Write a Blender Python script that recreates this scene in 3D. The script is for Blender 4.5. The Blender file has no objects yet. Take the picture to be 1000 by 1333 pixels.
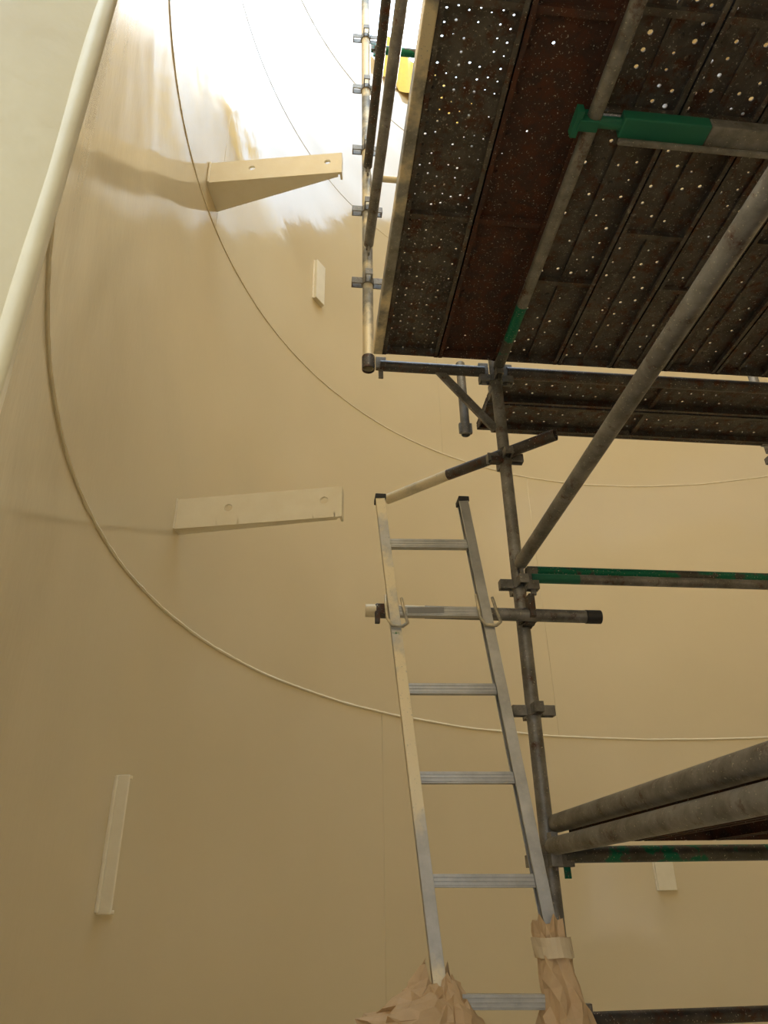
import bpy, bmesh, math, random
from mathutils import Vector, Matrix, noise
random.seed(7)
COL=bpy.context.scene.collection
# ------------------------------------------------------------------ materials
def newmat(name):
    m=bpy.data.materials.new(name);m.use_nodes=True
    nt=m.node_tree;b=nt.nodes["Principled BSDF"]
    return m,nt,b
def N(nt,t,**kw):
    n=nt.nodes.new(t)
    for k,v in kw.items():
        if k in n.inputs: n.inputs[k].default_value=v
        else: setattr(n,k,v)
    return n
def mixc(nt,fac,a,b):
    m=nt.nodes.new("ShaderNodeMix");m.data_type='RGBA'
    for s,v in ((0,fac),(6,a),(7,b)):
        if hasattr(v,"links"): nt.links.new(v,m.inputs[s])
        else: m.inputs[s].default_value=v if s==0 else (*v,1)
    return m.outputs[2]
def ramp(nt,src,p0,p1,inv=False):
    r=nt.nodes.new("ShaderNodeMapRange");r.inputs[1].default_value=p0;r.inputs[2].default_value=p1
    r.inputs[3].default_value=1.0 if inv else 0.0;r.inputs[4].default_value=0.0 if inv else 1.0
    nt.links.new(src,r.inputs[0]);return r.outputs[0]
def objco(nt,scale=(1,1,1)):
    g=nt.nodes.new("ShaderNodeNewGeometry");mp=nt.nodes.new("ShaderNodeMapping")
    nt.links.new(g.outputs["Position"],mp.inputs[0]);mp.inputs["Scale"].default_value=scale
    return mp.outputs[0]
def noi(nt,co,scale,detail=4,rough=.55):
    n=N(nt,"ShaderNodeTexNoise",Scale=scale,Detail=detail,Roughness=rough)
    nt.links.new(co,n.inputs["Vector"]);return n.outputs[0]

def cream_wall():
    m,nt,b=newmat("cream_gloss_paint")
    co=objco(nt);cv=objco(nt,(1,1,.15))
    n2=noi(nt,co,.9,4)
    c=mixc(nt,ramp(nt,n2,.35,.7),(.73,.60,.375),(.70,.575,.355))
    nt.links.new(c,b.inputs["Base Color"])
    r=nt.nodes.new("ShaderNodeMapRange");nt.links.new(noi(nt,co,3,5),r.inputs[0])
    r.inputs[1].default_value=.3;r.inputs[2].default_value=.7;r.inputs[3].default_value=.06;r.inputs[4].default_value=.13
    nt.links.new(r.outputs[0],b.inputs["Roughness"])
    b.inputs["IOR"].default_value=1.9
    b1=N(nt,"ShaderNodeBump",Strength=.18,Distance=.006);nt.links.new(noi(nt,co,8,3),b1.inputs["Height"])
    b2=N(nt,"ShaderNodeBump",Strength=.16,Distance=.0012);nt.links.new(noi(nt,cv,50,3),b2.inputs["Height"])
    b3=N(nt,"ShaderNodeBump",Strength=.45,Distance=.04);nt.links.new(noi(nt,co,1.3,1),b3.inputs["Height"])
    nt.links.new(b3.outputs[0],b1.inputs["Normal"]);nt.links.new(b1.outputs[0],b2.inputs["Normal"]);nt.links.new(b2.outputs[0],b.inputs["Normal"])
    return m
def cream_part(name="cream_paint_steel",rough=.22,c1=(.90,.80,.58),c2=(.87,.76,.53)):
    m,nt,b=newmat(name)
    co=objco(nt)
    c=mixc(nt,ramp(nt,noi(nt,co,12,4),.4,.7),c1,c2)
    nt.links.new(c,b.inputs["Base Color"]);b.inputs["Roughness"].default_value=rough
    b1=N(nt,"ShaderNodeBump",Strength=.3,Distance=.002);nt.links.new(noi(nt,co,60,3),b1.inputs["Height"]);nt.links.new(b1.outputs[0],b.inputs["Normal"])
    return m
def metal(name,base,dark,rust,rustamt=.5,green=None,greenamt=.5,cream=0,metallic=.5,rough=.5,sc=9,speck=True,blotch=False):
    m,nt,b=newmat(name);co=objco(nt)
    c=mixc(nt,ramp(nt,noi(nt,co,sc,6,.65),.35,.65),base,dark)
    if green: c=mixc(nt,ramp(nt,noi(nt,co,4.5,6,.6),greenamt,greenamt+.03,True),c,green)
    rf=ramp(nt,noi(nt,co,sc*1.7,8,.7),rustamt,rustamt+.14)
    c=mixc(nt,rf,c,rust)
    if blotch:
        c=mixc(nt,ramp(nt,noi(nt,co,34,5,.7),.60,.72),c,tuple(x*2.2 for x in base))
    if cream:
        c=mixc(nt,ramp(nt,noi(nt,co,3.1,7,.6),cream,cream+.1,True),c,(.74,.64,.43))
    if speck:
        v=N(nt,"ShaderNodeTexNoise",Scale=140,Detail=2);nt.links.new(co,v.inputs["Vector"])
        c=mixc(nt,ramp(nt,v.outputs[0],.66,.72),c,(.5,.46,.36))
    nt.links.new(c,b.inputs["Base Color"])
    b.inputs["Metallic"].default_value=metallic;b.inputs["Roughness"].default_value=rough
    b1=N(nt,"ShaderNodeBump",Strength=.5,Distance=.0015);nt.links.new(noi(nt,co,70,4),b1.inputs["Height"]);nt.links.new(b1.outputs[0],b.inputs["Normal"])
    return m
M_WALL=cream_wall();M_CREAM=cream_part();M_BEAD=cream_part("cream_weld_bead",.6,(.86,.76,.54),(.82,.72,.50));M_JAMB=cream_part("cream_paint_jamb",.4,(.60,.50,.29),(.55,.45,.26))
RUST=(.095,.036,.018)
M_STEEL=metal("galvanised_steel",(.30,.29,.265),(.14,.13,.11),RUST,.56)
M_DARK=metal("dark_rusty_steel",(.11,.10,.09),(.055,.05,.044),RUST,.5)
M_GREEN2=metal("green_painted_steel",(.13,.125,.11),(.065,.065,.055),RUST,.64,(.006,.16,.09),.52)
M_OVER=metal("oversprayed_steel",(.36,.35,.31),(.20,.19,.16),RUST,.62,None,0,.46)
M_CRTUBE=metal("cream_sprayed_tube",(.50,.45,.34),(.38,.33,.24),RUST,.72,None,0,.60,metallic=.15)
M_PLANK=metal("plank_steel",(.135,.12,.10),(.068,.058,.048),RUST,.50,metallic=.35,rough=.6,blotch=True)
M_PRUST=metal("plank_rust",(.075,.035,.024),(.042,.024,.018),(.09,.03,.014),.45,metallic=.15,rough=.75)
M_ALU=metal("ladder_aluminium",(.50,.50,.48),(.36,.36,.345),(.25,.23,.2),.68,metallic=.7,rough=.42)
M_ALUC=metal("ladder_aluminium_oversprayed",(.52,.51,.48),(.39,.38,.34),(.2,.18,.14),.68,(.01,.14,.07),.34,.45,metallic=.4,rough=.45)
def flat(name,c,rough=.6,metallic=0):
    m,nt,b=newmat(name);co=objco(nt)
    nt.links.new(mixc(nt,noi(nt,co,20,3),tuple(x*.8 for x in c),c),b.inputs["Base Color"])
    b.inputs["Roughness"].default_value=rough;b.inputs["Metallic"].default_value=metallic;return m
M_BLACK=flat("black_rubber",(.03,.03,.03));M_YEL=flat("yellow_sheet",(.95,.60,.01))
M_TAPE=flat("masking_tape",(.82,.68,.46),.6);M_CONC=flat("concrete",(.35,.33,.3),.9)
def paper():
    m,nt,b=newmat("kraft_masking_paper");co=objco(nt)
    c=mixc(nt,ramp(nt,noi(nt,co,9,4),.35,.7),(.68,.49,.29),(.58,.40,.22))
    nt.links.new(c,b.inputs["Base Color"]);b.inputs["Roughness"].default_value=.6
    b1=N(nt,"ShaderNodeBump",Strength=.5,Distance=.004)
    v=N(nt,"ShaderNodeTexVoronoi",Scale=30);nt.links.new(co,v.inputs["Vector"]);nt.links.new(v.outputs[0],b1.inputs["Height"]);nt.links.new(b1.outputs[0],b.inputs["Normal"])
    return m
M_PAPER=paper()
# ------------------------------------------------------------------ mesh helpers
def finish(name,bm,mat,parent=None,bevel=0,smooth=False):
    me=bpy.data.meshes.new(name);bm.normal_update();bm.to_mesh(me);bm.free()
    ob=bpy.data.objects.new(name,me);COL.objects.link(ob);me.materials.append(mat)
    if smooth:
        for p in me.polygons:p.use_smooth=True
        me.set_sharp_from_angle(angle=math.radians(40))
    if bevel:
        b=ob.modifiers.new("bevel",'BEVEL');b.width=bevel;b.segments=2;b.limit_method='ANGLE'
    if parent: ob.parent=parent
    return ob
def empty(name,loc=(0,0,0)):
    e=bpy.data.objects.new(name,None);COL.objects.link(e);e.empty_display_size=.1;return e
def frame(p,q,up=Vector((0,0,1))):
    d=(q-p).normalized()
    if abs(d.dot(up))>.98: up=Vector((0,1,0))
    x=d.cross(up).normalized();y=x.cross(d)
    return x,y,d
def tube(bm,p,q,r,seg=20,th=.004):
    p=Vector(p);q=Vector(q);x,y,d=frame(p,q)
    rings=[]
    for c,rr in ((p,r-th),(p,r),(q,r),(q,r-th)):
        rings.append([bm.verts.new(c+x*math.cos(t)*rr+y*math.sin(t)*rr) for t in [2*math.pi*i/seg for i in range(seg)]])
    for a in range(4):
        A=rings[a];B=rings[(a+1)%4]
        for i in range(seg):
            j=(i+1)%seg;bm.faces.new((A[i],A[j],B[j],B[i]))
def box(bm,c,hx,hy,hz):
    """box centre c, half-extent vectors"""
    c=Vector(c);v=[]
    for sx in(-1,1):
        for sy in(-1,1):
            for sz in(-1,1): v.append(bm.verts.new(c+hx*sx+hy*sy+hz*sz))
    for f in((0,1,3,2),(4,6,7,5),(0,4,5,1),(2,3,7,6),(0,2,6,4),(1,5,7,3)): bm.faces.new([v[i] for i in f])
def beam(bm,p,q,w,h,up=Vector((0,0,1))):
    p=Vector(p);q=Vector(q);x,y,d=frame(p,q,up)
    box(bm,(p+q)/2,x*w/2,y*h/2,(q-p)/2)
def chain(bm,pts,r,seg=10):
    pts=[Vector(p) for p in pts]
    prev=None
    for i,p in enumerate(pts):
        d=(pts[min(i+1,len(pts)-1)]-pts[max(i-1,0)]).normalized()
        x=d.cross(Vector((.3,.9,.2))).normalized();y=x.cross(d)
        ring=[bm.verts.new(p+x*math.cos(t)*r+y*math.sin(t)*r) for t in [2*math.pi*k/seg for k in range(seg)]]
        if prev:
            for k in range(seg):
                j=(k+1)%seg;bm.faces.new((prev[k],prev[j],ring[j],ring[k]))
        else: bm.faces.new(ring)
        prev=ring
    bm.faces.new(prev)
Z=Vector((0,0,1))
# ------------------------------------------------------------------ tank shell
CX,CY,R=2.519,2.456,3.476
H=8.75;ZF=-1.5
def cyl(a,z,r=R): return Vector((CX+r*math.cos(a),CY+r*math.sin(a),z))
aL=math.atan2(.208-CY,-.133-CX)-.003;aR=aL+.27
z0,z1=-.7,1.65
angs=[aL+(aR-aL)*i/6 for i in range(6)]+[aR+(2*math.pi-(aR-aL))*i/250 for i in range(250)]
zs=[ZF,-1,z0,.2,z1]+[z1+(H-z1)*i/16 for i in range(1,17)]
bm=bmesh.new();g=[[bm.verts.new(cyl(a,z)) for z in zs] for a in angs]
n=len(angs)
for i in range(n):
    for j in range(len(zs)-1):
        if i<6 and zs[j]>=z0-1e-6 and zs[j+1]<=z1+1e-6: continue
        k=(i+1)%n;bm.faces.new((g[i][j],g[i][j+1],g[k][j+1],g[k][j]))
wall=finish("wall_tank",bm,M_WALL,smooth=True)
s=wall.modifiers.new("thick",'SOLIDIFY');s.thickness=.012;s.offset=-1
# weld beads
def bead(name,fn,a0,a1,steps,r,closed=False,mat=None):
    bm=bmesh.new();prev=None;first=None;seg=6
    for i in range(steps+(0 if closed else 1)):
        t=a0+(a1-a0)*i/steps;P,n1,n2=fn(t)
        rr=r*(1+.35*noise.noise(P*18))
        ring=[bm.verts.new(P+n1*math.cos(k*math.tau/seg)*rr+n2*math.sin(k*math.tau/seg)*rr*1.2) for k in range(seg)]
        if prev:
            for k in range(seg):bm.faces.new((prev[k],prev[(k+1)%seg],ring[(k+1)%seg],ring[k]))
        else:first=ring
        prev=ring
    if closed:
        for k in range(seg):bm.faces.new((prev[k],prev[(k+1)%seg],first[(k+1)%seg],first[k]))
    bmesh.ops.recalc_face_normals(bm,faces=bm.faces)
    return finish(name,bm,mat or M_WALL,smooth=True)
ti=1
for hz,br,mt in ((1.10,.0068,M_BEAD),(3.40,.0042,M_BEAD),(5.65,.0020,M_WALL),(7.55,.0035,M_WALL)):
    if hz<z1: t0,t1,cl=aR+.004,aL+math.tau-.004,False
    else: t0,t1,cl=0,math.tau,True
    bead("trim_%d"%ti,lambda t,hz=hz:(cyl(t,hz+.006*noise.noise(Vector((t*9,hz,0))),R-.001),Vector((math.cos(t),math.sin(t),0)),Z),t0,t1,900,br,cl,mt);ti+=1
def vseam(x,y,za,zb,r=.003):
    global ti
    a=math.atan2(y-CY,x-CX);nn=Vector((math.cos(a),math.sin(a),0));tt=Vector((-nn.y,nn.x,0))
    bead("trim_%d"%ti,lambda z:(cyl(a,z,R),nn,tt),za,zb,60,r);ti+=1
vseam(-.04,4.81,ZF,1.1);vseam(.51,5.30,3.4,5.65);vseam(1.3,5.72,1.1,3.4);vseam(-.93,2.89,3.4,5.65,.0015);vseam(4.5,5.3,ZF,1.1)
# floor, unseen plate added over part of the open top to cut skylight, outside ground
bm=bmesh.new();c=[bm.verts.new(cyl(a,ZF,R+.012)) for a in angs];bm.faces.new(c)
finish("floor",bm,M_WALL)
bm=bmesh.new();a0=math.acos((2.4-CX)/R)
c=[bm.verts.new(cyl(-a0+2*a0*i/80,H+.01,R+.012)) for i in range(81)];bm.faces.new(c)
o=finish("sky_blocker",bm,M_WALL);o.modifiers.new("t",'SOLIDIFY').thickness=.01
bm=bmesh.new()
v=[bm.verts.new((x,y,ZF-.03)) for x,y in((-20,-20),(20,-20),(20,20),(-20,20))];bm.faces.new(v);finish("ground",bm,M_CONC)
# manhole neck (rectangular access opening) -------------------------------
man=empty("manhole_frame")
def neckplate(name,a,off):
    nn=Vector((math.cos(a),math.sin(a),0));tt=Vector((-nn.y,nn.x,0))
    P=cyl(a,(z0+z1)/2)+nn*.12+tt*off
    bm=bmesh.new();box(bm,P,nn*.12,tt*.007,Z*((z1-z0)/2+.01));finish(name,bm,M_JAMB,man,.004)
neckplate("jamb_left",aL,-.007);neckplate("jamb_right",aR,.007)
am=(aL+aR)/2;nn=Vector((math.cos(am),math.sin(am),0));tt=Vector((-nn.y,nn.x,0));hw=R*(aR-aL)/2
for nm,zz in(("head",z1+.007),("sill",z0-.007)):
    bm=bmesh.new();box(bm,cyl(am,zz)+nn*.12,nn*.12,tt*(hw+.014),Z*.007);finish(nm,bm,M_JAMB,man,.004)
bm=bmesh.new()
for a,sg in((aL,-1),(aR,1)):
    n2=Vector((math.cos(a),math.sin(a),0));t2=Vector((-n2.y,n2.x,0))
    chain(bm,[cyl(a,z0+(z1-z0)*i/100,R+.005)+t2*(sg*.004+.0016*noise.noise(Vector((i*.25,0,0)))) for i in range(101)],.0055,18)
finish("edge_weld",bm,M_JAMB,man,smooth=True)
bm=bmesh.new() # outer bolting flange
for sgn,a in((-1,aL),(1,aR)):
    n2=Vector((math.cos(a),math.sin(a),0));t2=Vector((-n2.y,n2.x,0))
    box(bm,cyl(a,(z0+z1)/2)+n2*.235+t2*sgn*.045,n2*.008,t2*.045,Z*((z1-z0)/2+.08))
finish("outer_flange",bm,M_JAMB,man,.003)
# ------------------------------------------------------------------ brackets
def bracket(bx,by,zt,hgt,length,gus=.15,name="wall_bracket"):
    e=empty(name)
    B=Vector((bx,by,0));n=(Vector((CX,CY,0))-B).normalized();t=Vector((-n.y,n.x,0))
    if t.y<0:t=-t
    bm=bmesh.new();th=.014;hr=.018
    xs=[-.02,.26*length,.26*length+.1,length-.13,length-.03,length]
    def P(x,z,o): return B+n*x+Z*z+t*o
    for side in(0,th):
        for i in range(5):
            xa,xb=xs[i],xs[i+1];za,zb=zt-hgt,zt
            if i in(1,3):
                cx=(xa+xb)/2;cz=(za+zb)/2+.012;K=20
                outer=[];inner=[]
                for k in range(K):
                    an=math.tau*k/K+math.pi/4;dx,dz=math.cos(an),math.sin(an)
                    s=min(((xb-cx) if dx>0 else (cx-xa))/max(abs(dx),1e-6),((zb-cz) if dz>0 else (cz-za))/max(abs(dz),1e-6))
                    outer.append(bm.verts.new(P(cx+dx*s,cz+dz*s,side)));inner.append(bm.verts.new(P(cx+dx*hr,cz+dz*hr,side)))
                for k in range(K):
                    j=(k+1)%K;bm.faces.new((outer[k],outer[j],inner[j],inner[k]))
                cs=[(xa,za),(xb,za),(xb,zb),(xa,zb)]
                for (x,z) in cs:
                    ds=sorted(range(K),key=lambda k:(outer[k].co-P(x,z,side)).length)[:2]
                    if (outer[ds[0]].co-P(x,z,side)).length>1e-4:
                        bm.faces.new((bm.verts.new(P(x,z,side)),outer[ds[0]],outer[ds[1]]))
                if side==0:
                    I=inner
                    J=[bm.verts.new(v.co+t*th) for v in I]
                    for k in range(K):
                        j=(k+1)%K;bm.faces.new((I[k],I[j],J[j],J[k]))
            else:
                bm.faces.new([bm.verts.new(P(x,z,side)) for x,z in((xa,za),(xb,za),(xb,zb),(xa,zb))])
    for (x1,zz1,x2,zz2) in((xs[0],zt,xs[-1],zt),(xs[-1],zt,xs[-1],zt-hgt),(xs[-1],zt-hgt,xs[0],zt-hgt)):
        bm.faces.new([bm.verts.new(p) for p in(P(x1,zz1,0),P(x2,zz2,0),P(x2,zz2,th),P(x1,zz1,th))])
    bmesh.ops.remove_doubles(bm,verts=bm.verts,dist=1e-5)
    bmesh.ops.recalc_face_normals(bm,faces=bm.faces)
    finish("web",bm,M_CREAM,e)
    bm=bmesh.new()
    def prism(poly,za,zb):
        lo=[bm.verts.new(P(x,za,o)) for x,o in poly];hi=[bm.verts.new(P(x,zb,o)) for x,o in poly]
        bm.faces.new(lo[::-1]);bm.faces.new(hi)
        for k in range(len(poly)):
            j=(k+1)%len(poly);bm.faces.new((lo[k],lo[j],hi[j],hi[k]))
    prism([(-.03,th),(length*.97,th),(length*.97,th+.015),(-.03,th+gus)],zt-hgt,zt-hgt+.012)
    prism([(length-.012,th),(length,th),(length,th+.035),(length-.012,th+.035)],zt-hgt,zt)
    finish("gusset",bm,M_CREAM,e,.002)
    bm=bmesh.new()
    chain(bm,[P(.004+.002*noise.noise(Vector((k*.9,0,0))),zt-hgt*k/14,-.004) for k in range(15)],.007,8)
    finish("fillet_weld",bm,M_CREAM,e,smooth=True)
    return e
bracket(-.937,2.87,1.625,.15,.76,.05)
bracket(-.945,2.69,3.70,.165,.75,.19)
def lug(x,y,za,zb,w=.10,th=.03,edge=False):
    a=math.atan2(y-CY,x-CX);n=Vector((math.cos(a),math.sin(a),0));t=Vector((-n.y,n.x,0))
    if t.y<0:t=-t
    e=empty("wall_lug");bm=bmesh.new()
    if edge:
        box(bm,cyl(a,(za+zb)/2,R-.003),n*.006,t*w/2,Z*(zb-za)/2);finish("back_plate",bm,M_WALL,e,.002)
        bm=bmesh.new();box(bm,cyl(a,(za+zb)/2,R-th/2)-t*(w/2-.006),n*th/2,t*.006,Z*((zb-za)/2))
        for zz in(za,zb): box(bm,cyl(a,zz,R-th/2)-t*(w/2-.016),n*th/2,t*.016,Z*.006)
    else: box(bm,cyl(a,(za+zb)/2,R-th/2),n*(th/2+.003),t*w/2,Z*(zb-za)/2)
    finish("flat_bar",bm,M_CREAM if edge else M_BEAD,e,.003)
    bm=bmesh.new()
    for sg in(-1,) if edge else(-1,1):
        chain(bm,[cyl(a,za+(zb-za)*k/20,R-.004)+t*sg*(w/2+.003)+n*.003*noise.noise(Vector((k*.8,sg,1))) for k in range(21)],.009 if edge else .006,8)
    finish("fillet_weld",bm,M_CREAM,e,smooth=True)
lug(-.948,2.73,-.01,.405,.13,.05,True);lug(-.49,4.2,4.10,4.50,.11,.03);lug(1.97,5.89,.05,.245,.14,.02)
# ------------------------------------------------------------------ scaffold
sc=empty("scaffolding")
A=Vector((.993,.1184,0));B=Vector((.1184,-.993,0));O=Vector((.59,3.0,0))
def S(a,b,z): return O+A*a+B*b+Z*z
TR=.029
def rosette(bm,P,r=TR):
    tube(bm,P-Z*.012,P+Z*.03,r+.006,18,.008)
    for d in(A,-A,B,-B):
        s=d.cross(Z)
        c=P+d*(r+.03)+Z*.009
        box(bm,c+s*.017,d*.028,s*.003,Z*.021);box(bm,c-s*.017,d*.028,s*.003,Z*.021);box(bm,c+d*.026,d*.003,s*.02,Z*.021)
def wedge(bm,P,d):
    s=d.cross(Z);c=P+d*(TR+.034)
    box(bm,c+Z*.012,d*.026,s*.013,Z*.035)
    box(bm,c-Z*.045,d*.012,s*.006,Z*.035)
def post(name,a,b,za,zb,ros,mat,rm=M_STEEL):
    bm=bmesh.new();tube(bm,S(a,b,za),S(a,b,zb),TR);finish(name,bm,mat,sc,smooth=True)
    bm=bmesh.new()
    for z in ros: rosette(bm,S(a,b,z))
    finish(name+"_rosettes",bm,rm,sc,.0015)
post("post_main",0,0,ZF,6.6,[-.42,.12,.67,1.22,1.88,2.36,3.0,3.6,4.2,4.8,5.4,6.0],M_STEEL)
post("post_cantilever",-.66,0,2.40,6.8,[2.98,3.55,4.1,4.72,5.3,5.95],M_OVER)
post("post_side",1.95,0,ZF,6.6,[.12,1.22,2.36,3.6,4.8],M_STEEL)
post("post_back",1.95,-.62,ZF,6.6,[.12,1.22,2.36,3.6],M_STEEL)
post("post_near",1.95,1.9,ZF,6.6,[.12,1.22,2.36,3.6],M_STEEL)
bm=bmesh.new();tube(bm,S(-.66,0,2.39),S(-.66,0,2.47),TR+.004);finish("post_foot_collar",bm,M_DARK,sc,smooth=True)
def ledger(name,p,q,mat,r=.0235,heads=(1,1),hm=M_STEEL,split=None,mat2=None):
    p=Vector(p);q=Vector(q);d=(q-p).normalized()
    pa,qa=p+d*(TR+.03),q-d*(TR+.03)
    if split:
        m=pa.lerp(qa,split)
        bm=bmesh.new();tube(bm,pa,m,r);finish(name+"_end",bm,mat2,sc,smooth=True)
        pa=m
    bm=bmesh.new();tube(bm,pa,qa,r);finish(name,bm,mat,sc,smooth=True)
    bm=bmesh.new()
    if heads[0]:wedge(bm,p,d)
    if heads[1]:wedge(bm,q,-d)
    if heads[0] or heads[1]: finish(name+"_wedges",bm,hm,sc,.0015)
    else: bm.free()
M_GRN=flat("green_paint",(.012,.15,.085),.5)
ledger("deck_ledger_cantilever",S(-.66,0,2.42),S(0,0,2.42),M_DARK,.028)
ledger("deck_ledger_front",S(0,0,2.42),S(1.95,0,2.42),M_DARK,.032)
ledger("deck_ledger_back",S(1.95,-.62,2.50),S(0.08,-.62,2.50),M_DARK,.02,(1,0))
ledger("deck_ledger_long",S(0,0,2.40),S(0,2.15,2.40),M_STEEL,.026,(1,0),M_GREEN2,.22,M_GREEN2)
bm=bmesh.new()
beam(bm,S(.42,1.40,2.40),S(1.9,1.40,2.40),.075,.05)
beam(bm,S(.1,1.36,2.36),S(1.9,1.36,2.36),.02,.02);finish("deck_transom",bm,M_STEEL,sc,.006)
bm=bmesh.new();beam(bm,S(.1,1.40,2.40),S(.42,1.40,2.40),.076,.052);finish("deck_transom_green_end",bm,M_GRN,sc,.006)
bm=bmesh.new();box(bm,S(-.02,1.40,2.40),A*.035,B*.02,Z*.035);box(bm,S(-.06,1.40,2.39),A*.012,B*.05,Z*.02);tube(bm,S(-.04,1.40,2.40),S(.14,1.40,2.40),.021);finish("transom_clamp",bm,M_GRN,sc,.003)
ledger("mid_ledger_across",S(0,0,1.265),S(1.95,0,1.265),M_STEEL,.022,(1,1),M_STEEL,.12,M_GRN)
ledger("mid_ledger_across_back",S(.09,-.30,1.435),S(1.95,-.30,1.435),M_GREEN2,.024,(0,0))
ledger("mid_ledger_long",S(0,0,1.31),S(0,2.3,1.31),M_STEEL,.029,(1,0))
ledger("low_ledger_across",S(0,0,.15),S(1.95,0,.15),M_GREEN2,.029,(1,1),M_GREEN2)
ledger("low_ledger_long",S(0,0,.175),S(0,2.3,.175),M_STEEL,.031,(1,0))
ledger("low_rail_long",S(.03,-.02,.255),S(.03,2.3,.25),M_STEEL,.033,(0,0))
ledger("bottom_ledger_across",S(0,0,-.36),S(1.95,0,-.36),M_DARK,.024,(1,1))
ledger("guard_rail_low",S(-.66,0,3.22),S(-.62,2.1,3.28),M_STEEL,.027,(1,0))
ledger("guard_rail_mid",S(-.66,0,3.88),S(-.64,2.1,3.92),M_DARK,.026,(1,0))
ledger("upper_ledger_across",S(-.66,0,3.86),S(0,0,3.86),M_CRTUBE,.02,(1,1))
ledger("top_ledger_across",S(-.66,0,5.2),S(0,0,5.2),M_GREEN2,.028,(1,1),M_GREEN2)
bm=bmesh.new();beam(bm,S(-.618,.06,2.475),S(-.618,2.2,2.475),.045,.07);finish("toe_board",bm,M_OVER,sc,.005)
bm=bmesh.new();beam(bm,S(-.30,.0,2.41),S(-.03,0,2.06),.045,.016,up=B);finish("knee_brace",bm,M_STEEL,sc,.003)
bm=bmesh.new();tube(bm,S(-.14,-.16,2.13),S(-.14,-.16,2.6),.024);box(bm,S(-.14,-.16,2.17),A*.034,B*.01,Z*.03);finish("stub_post",bm,M_STEEL,sc,.002)
bm=bmesh.new();tube(bm,(.33,3.19,1.92),(.80,2.815,1.90),.028);finish("brace_tube_end",bm,M_DARK,sc,smooth=True)
bm=bmesh.new();tube(bm,(.02,3.45,1.93),(.335,3.186,1.92),.0278);finish("brace_tube",bm,M_CRTUBE,sc,smooth=True)
def coupler(bm,P,d1,d2,r=.036):
    tube(bm,P-d1*.022,P+d1*.022,r,16,.009);tube(bm,P-d2*.022,P+d2*.022,r,16,.009)
bm=bmesh.new();coupler(bm,Vector((.60,2.985,1.91)),Z,Vector((.78,-.62,0)))
box(bm,(.545,2.98,1.87),A*.03,B*.02,Z*.014);finish("brace_coupler",bm,M_DARK,sc,.002)
LT=(Vector((-.085,2.865,1.075)),Vector((.90,2.93,1.05)))
bm=bmesh.new();tube(bm,LT[0],LT[0].lerp(LT[1],.25),.027);finish("support_tube_sprayed",bm,M_CRTUBE,sc,smooth=True)
bm=bmesh.new();tube(bm,LT[0].lerp(LT[1],.25),LT[1],.027);finish("support_tube",bm,M_STEEL,sc,smooth=True)
bm=bmesh.new();tube(bm,LT[1]-A*.06,LT[1]+A*.004,.029,20,.005);finish("support_tube_cap",bm,M_BLACK,sc,smooth=True)
bm=bmesh.new();coupler(bm,Vector((.605,2.935,1.06)),Z,A);coupler(bm,Vector((.60,2.985,1.06)),Z,A,.036)
box(bm,(.61,2.90,1.09),A*.012,B*.03,Z*.05)
coupler(bm,Vector((-.02,2.868,1.073)),A,Z,.031);box(bm,(-.035,2.84,1.035),A*.01,B*.012,Z*.025);finish("support_couplers",bm,M_DARK,sc,.002)
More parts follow.
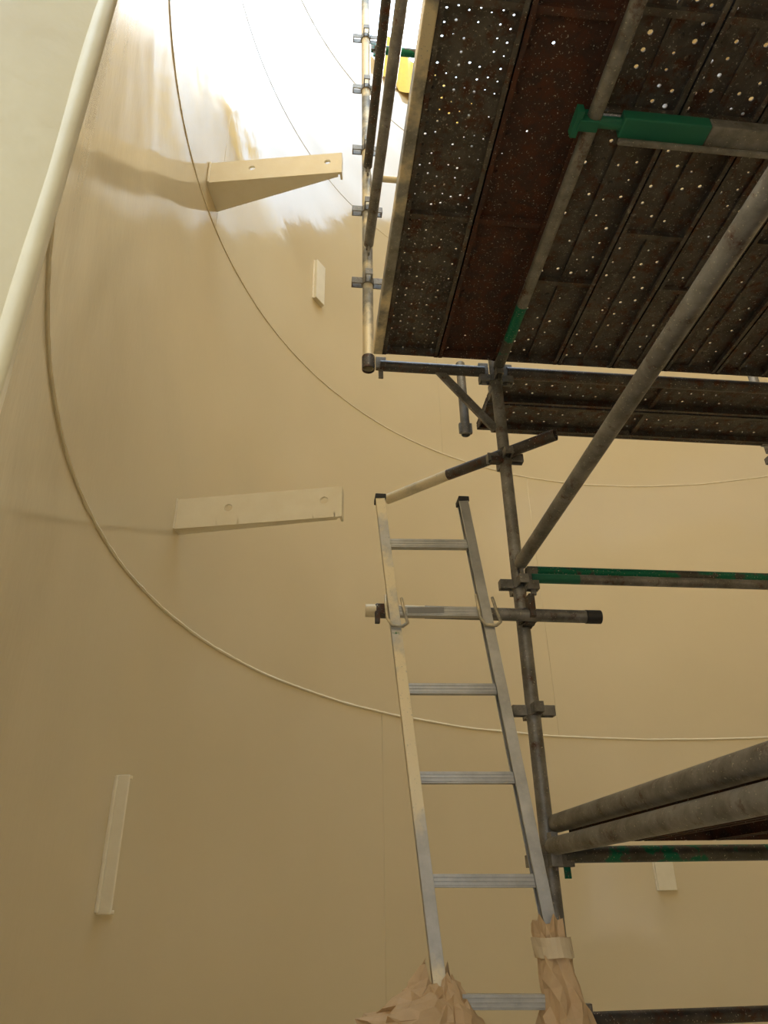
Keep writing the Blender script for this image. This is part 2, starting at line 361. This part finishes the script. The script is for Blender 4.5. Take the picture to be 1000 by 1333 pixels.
# ---- perforated planks
def plank(name,o,du,dv,L,W,mat,rows=4,pitch=.062,hr=.0075,open_p=.8,zt=.045,ribs=(.33,.66),ridges=()):
    """o: corner (underside z), du along length, dv across; top sheet carries the perforations"""
    bm=bmesh.new();nx=int((L-.04)/pitch);px=L/nx;py=(W-.03)/rows
    def V(x,y,z):return bm.verts.new(o+du*x+dv*y+Z*z)
    K=8
    for i in range(nx):
        for j in range(rows):
            xa,xb=i*px,(i+1)*px;ya,yb=.015+j*py,.015+(j+1)*py
            if random.random()<open_p:
                cx,cy=(xa+xb)/2+(.12*px if j%2 else -.12*px),(ya+yb)/2
                ou=[];inn=[];h=hr*random.uniform(.6,1.1)
                sq=[(xb,cy),(xb,yb),(cx,yb),(xa,yb),(xa,cy),(xa,ya),(cx,ya),(xb,ya)]
                for k in range(K):
                    an=math.tau*k/K
                    ou.append(V(*sq[k],zt));inn.append(V(cx+math.cos(an)*h,cy+math.sin(an)*h,zt-.002))
                lip=[V(cx+math.cos(math.tau*k/K)*h,cy+math.sin(math.tau*k/K)*h,zt+.004) for k in range(K)]
                for k in range(K):
                    m=(k+1)%K;bm.faces.new((ou[k],ou[m],inn[m],inn[k]));bm.faces.new((inn[k],inn[m],lip[m],lip[k]))
            else:
                cx,cy=(xa+xb)/2+(.12*px if j%2 else -.12*px),(ya+yb)/2
                sq=[(xb,cy),(xb,yb),(cx,yb),(xa,yb),(xa,cy),(xa,ya),(cx,ya),(xb,ya)]
                ou=[V(*q,zt) for q in sq];inn=[V(cx+math.cos(math.tau*k/K)*hr*1.3,cy+math.sin(math.tau*k/K)*hr*1.3,zt) for k in range(K)]
                tp=[V(cx+math.cos(math.tau*k/K)*hr*.8,cy+math.sin(math.tau*k/K)*hr*.8,zt-.004) for k in range(K)]
                for k in range(K):
                    m=(k+1)%K;bm.faces.new((ou[k],ou[m],inn[m],inn[k]));bm.faces.new((inn[k],inn[m],tp[m],tp[k]))
                bm.faces.new(tp)
    for y0,sg in((0,1),(W,-1)):
        box(bm,o+du*L/2+dv*(y0+sg*.0015)+Z*zt/2,du*L/2,dv*.0015,Z*zt/2)
        box(bm,o+du*L/2+dv*(y0+sg*.010)+Z*.0015,du*L/2,dv*.010,Z*.0015)
        box(bm,o+du*L/2+dv*(y0+sg*.0085)+Z*(zt+.0005),du*L/2,dv*.0085,Z*.0015)
    for f in ribs:
        box(bm,o+du*L*f+dv*W/2+Z*(zt-.014),du*.012,dv*(W/2-.003),Z*.0135)
    for f in(.004,.996): box(bm,o+du*L*f+dv*W/2+Z*zt/2,du*.004,dv*(W/2),Z*zt/2)
    for y in ridges: box(bm,o+du*L/2+dv*W*y+Z*(zt-.007),du*(L/2-.005),dv*.006,Z*.006)
    return finish(name,bm,mat,sc)
zd=2.452
plank("plank_1",S(-.595,.05,zd),B,A,2.2,.285,M_PLANK,7,.042,.0050,.6,ribs=(.38,.75))
plank("plank_2",S(-.308,.05,zd),B,A,2.2,.305,M_PRUST,4,.075,.006,.06,ribs=(.38,.75))
bm=bmesh.new();box(bm,S(.013,1.15,zd+.047),A*.024,B*1.1,Z*.002);finish("plank_gap_cover",bm,M_DARK,sc)
a=.02;k=3
for w in (.30,.295,.285,.285,.285,.285):
    plank("plank_%d"%k,S(a,.05,zd),B,A,1.33,w-.003,M_PLANK,4,.072,.0072,.5,ribs=(.4,) if k%2 else (.62,),ridges=(.5,));
    plank("plank_near_%d"%k,S(a,1.40,zd),B,A,1.0,w-.003,M_PLANK,5,.052,.0085,.75,ridges=(.5,))
    a+=w;k+=1
plank("plank_back_1",S(.03,-.29,zd-.01),A,B,1.9,.25,M_PLANK,3,.07,.0075,.85,ribs=(.5,))
plank("plank_back_2",S(.03,-.55,zd-.01),A,B,1.9,.25,M_PLANK,3,.07,.0075,.85,ribs=(.5,))
a=.07
for i in range(6):
    plank("low_plank_%d"%i,S(a,.05,.19),B,A,2.2,.27,M_PRUST,4,.08,.006,.3);a+=.285
# ------------------------------------------------------------------ ladder
la=empty("ladder")
def LL(z): return Vector((.145-.0866*(z+.264),2.627+.130*(z+.264),z))
def LRr(z): return Vector((.514-.0858*(z+.27),2.632+.134*(z+.27),z))
def rail(name,fn,sg,za,zb,mat):
    bm=bmesh.new();p=fn(za);q=fn(zb);d=(q-p).normalized();x=(LRr(0)-LL(0)).normalized();y=d.cross(x).normalized()
    c=(p+q)/2;h=(q-p)/2
    if y.y<0:y=-y
    box(bm,c+x*sg*.019,x*.0018,y*.031,h)
    box(bm,c-y*.0295,x*.020,y*.0016,h);box(bm,c+y*.0295,x*.020,y*.0016,h)
    box(bm,c-x*sg*.019-y*.025,x*.0014,y*.005,h);box(bm,c-x*sg*.019+y*.025,x*.0014,y*.005,h)
    finish(name,bm,mat,la,.0008)
rail("rail_left",LL,-1,ZF,1.60,M_ALUC);rail("rail_right",LRr,1,ZF,1.585,M_ALU)
bm=bmesh.new();z=1.366
while z>ZF+.1:
    p=LL(z);q=LRr(z-.006)
    beam(bm,p,q,.030,.040)
    for k in(-1,0,1): beam(bm,p-Vector((0,.0155,0))+Z*k*.012,q-Vector((0,.0155,0))+Z*k*.012,.003,.006)
    z-=.3256
finish("rungs",bm,M_ALU,la,.003)
bm=bmesh.new()
for fn,t in((LL,1.605),(LRr,1.59)): box(bm,fn(t),A*.024,B*.036,Z*.012)
finish("end_caps",bm,M_BLACK,la,.003)
bm=bmesh.new()
for fn in(LL,LRr):
    p=fn(1.0)
    X=(LRr(0)-LL(0)).normalized();F=Vector((0,-1,0))
    pts=[p+X*-.035+F*-.0+Z*.11,p+X*-.035+F*.035+Z*.06,p+X*-.03+F*.045-Z*.005,p+X*-.012+F*.05-Z*.035,p+X*.03+F*.05-Z*.04,p+X*.05+F*.04-Z*.022,p+X*.04+F*.035+Z*.02,p+X*.028+F*.02+Z*.09]
    sm=[]
    for i in range(len(pts)-1):
        for t in(0,.33,.66): sm.append(pts[i].lerp(pts[i+1],t))
    sm.append(pts[-1]);chain(bm,sm,.0065,10)
finish("hooks",bm,M_OVER,la,smooth=True)
bm=bmesh.new();zz=1.366-.3256;beam(bm,LL(zz).lerp(LRr(zz),.15)+Vector((0,-.0185,0)),LL(zz).lerp(LRr(zz),.55)+Vector((0,-.0185,0)),.001,.024)
finish("rung_label",bm,flat("label_grey",(.28,.28,.27)),la)
# ------------------------------------------------------------------ masking paper
def wrap(name,fn,za,zb,rfun,seg=22,rows=16,seed=0,tape=None,top=.03):
    e=empty(name);bm=bmesh.new();g=[]
    for j in range(rows+1):
        t=j/rows;z=za+(zb-za)*t;row=[]
        for i in range(seg):
            an=math.tau*(i+.3*math.sin(j*2.1+seed))/seg;c=fn(z);r=rfun(an,t)
            q=Vector((math.cos(an)*1.8,math.sin(an)*1.8,z*8+seed))
            dd=noise.noise(q)*.35+abs(noise.noise(q*2.3))*.40+random.uniform(-.13,.13)
            r*=1+dd
            row.append(bm.verts.new(c+Vector((math.cos(an)*r,math.sin(an)*r,top*noise.noise(q*1.3)*(1.5 if j==0 else .4)+random.uniform(-.007,.007)))))
        g.append(row)
    for j in range(rows):
        for i in range(seg):
            k=(i+1)%seg
            if (i+j)%2: bm.faces.new((g[j][i],g[j][k],g[j+1][k]));bm.faces.new((g[j][i],g[j+1][k],g[j+1][i]))
            else: bm.faces.new((g[j][i],g[j][k],g[j+1][i]));bm.faces.new((g[j][k],g[j+1][k],g[j+1][i]))
    ob=finish("paper",bm,M_PAPER,e);ob.modifiers.new("s",'SOLIDIFY').thickness=.001
    b=ob.modifiers.new("b",'BEVEL');b.width=.003;b.segments=2;b.limit_method='ANGLE';b.angle_limit=math.radians(12)
    if tape:
        bm=bmesh.new();prev=None
        for zz in tape:
            ring=[bm.verts.new(fn(zz)+Vector((math.cos(math.tau*i/24)*.060*(1+.12*noise.noise(Vector((i*.5,zz*20,3)))),math.sin(math.tau*i/24)*.062,.006*noise.noise(Vector((i*.4,zz,9)))))) for i in range(24)]
            if prev:
                for i in range(24):bm.faces.new((prev[i],prev[(i+1)%24],ring[(i+1)%24],ring[i]))
            prev=ring
        finish("tape",bm,M_TAPE,e)
    return e
wrap("masking_paper",LRr,-.055,-.62,lambda an,t:.041+.020*min(1,t*2.2)*(1-.45*math.sin(t*9)),seed=2,tape=(-.10,-.125,-.155))
def rl(an,t):
    left=max(0,math.cos(an-math.pi*1.02))
    return .040+min(t,.35)*(.16+.48*left)
wrap("masking_paper",LL,-.195,-.60,rl,seg=30,rows=22,seed=11,top=.05)
# yellow safety sheet at the tank rim
bm=bmesh.new();prev=None
for i in range(30):
    a=math.atan2(5.1-CY,-.3-CX)-(i/29)*.45
    col=[bm.verts.new(cyl(a,z,R-.04-.03*math.sin(i*1.3+z))) for z in(8.2,8.5,8.8,9.0)]
    if prev:
        for k in range(3):bm.faces.new((prev[k],col[k],col[k+1],prev[k+1]))
    prev=col
finish("yellow_safety_sheet",bm,M_YEL,smooth=True)
# ------------------------------------------------------------------ light
w=bpy.data.worlds.new("sky");bpy.context.scene.world=w;w.use_nodes=True;nt=w.node_tree;bg=nt.nodes["Background"]
tc=nt.nodes.new("ShaderNodeTexCoord");sp=nt.nodes.new("ShaderNodeSeparateXYZ");nt.links.new(tc.outputs["Generated"],sp.inputs[0])
c=mixc(nt,ramp(nt,sp.outputs[2],0,.9),(.92,.94,.98),(.66,.82,1.0));nt.links.new(c,bg.inputs[0])
cr=nt.nodes.new("ShaderNodeFloatCurve");cu=cr.mapping.curves[0]
cu.points[0].location=(0,.31);cu.points[1].location=(1,1.0)
for x,y in((.35,.31),(.55,.28),(.78,.38),(.94,.98)): cu.points.new(x,y)
cr.mapping.update();nt.links.new(sp.outputs[2],cr.inputs["Value"])
mu=nt.nodes.new("ShaderNodeMath");mu.operation='MULTIPLY';mu.inputs[1].default_value=7.8
nt.links.new(cr.outputs[0],mu.inputs[0]);nt.links.new(mu.outputs[0],bg.inputs[1])
sl=bpy.data.lights.new("sun",'SUN');sl.energy=12.5;sl.angle=math.radians(14);sl.color=(1,.97,.9)
so=bpy.data.objects.new("sun",sl);COL.objects.link(so)
az,el=math.radians(22),math.radians(54)
tosun=Vector((math.sin(az)*math.cos(el),math.cos(az)*math.cos(el),math.sin(el)))
so.rotation_euler=tosun.to_track_quat('Z','Y').to_euler();so.location=(3,6,12)
bpy.context.scene.view_settings.view_transform='Standard'
# ------------------------------------------------------------------ camera
cam=bpy.data.cameras.new("camera");co=bpy.data.objects.new("camera",cam);COL.objects.link(co)
f,th,ro=950,.4926,-.0189
c_,s_=math.cos(th),math.sin(th);F=Vector((0,c_,s_));U0=Vector((0,-s_,c_));R0=Vector((1,0,0))
Rv=R0*math.cos(ro)+U0*math.sin(ro);Uv=-R0*math.sin(ro)+U0*math.cos(ro)
co.matrix_world=Matrix(((Rv.x,Uv.x,-F.x,0),(Rv.y,Uv.y,-F.y,0),(Rv.z,Uv.z,-F.z,0),(0,0,0,1)))
cam.sensor_fit='VERTICAL';cam.sensor_height=24;cam.lens=24*f/1333;cam.clip_start=.01
bpy.context.scene.camera=co
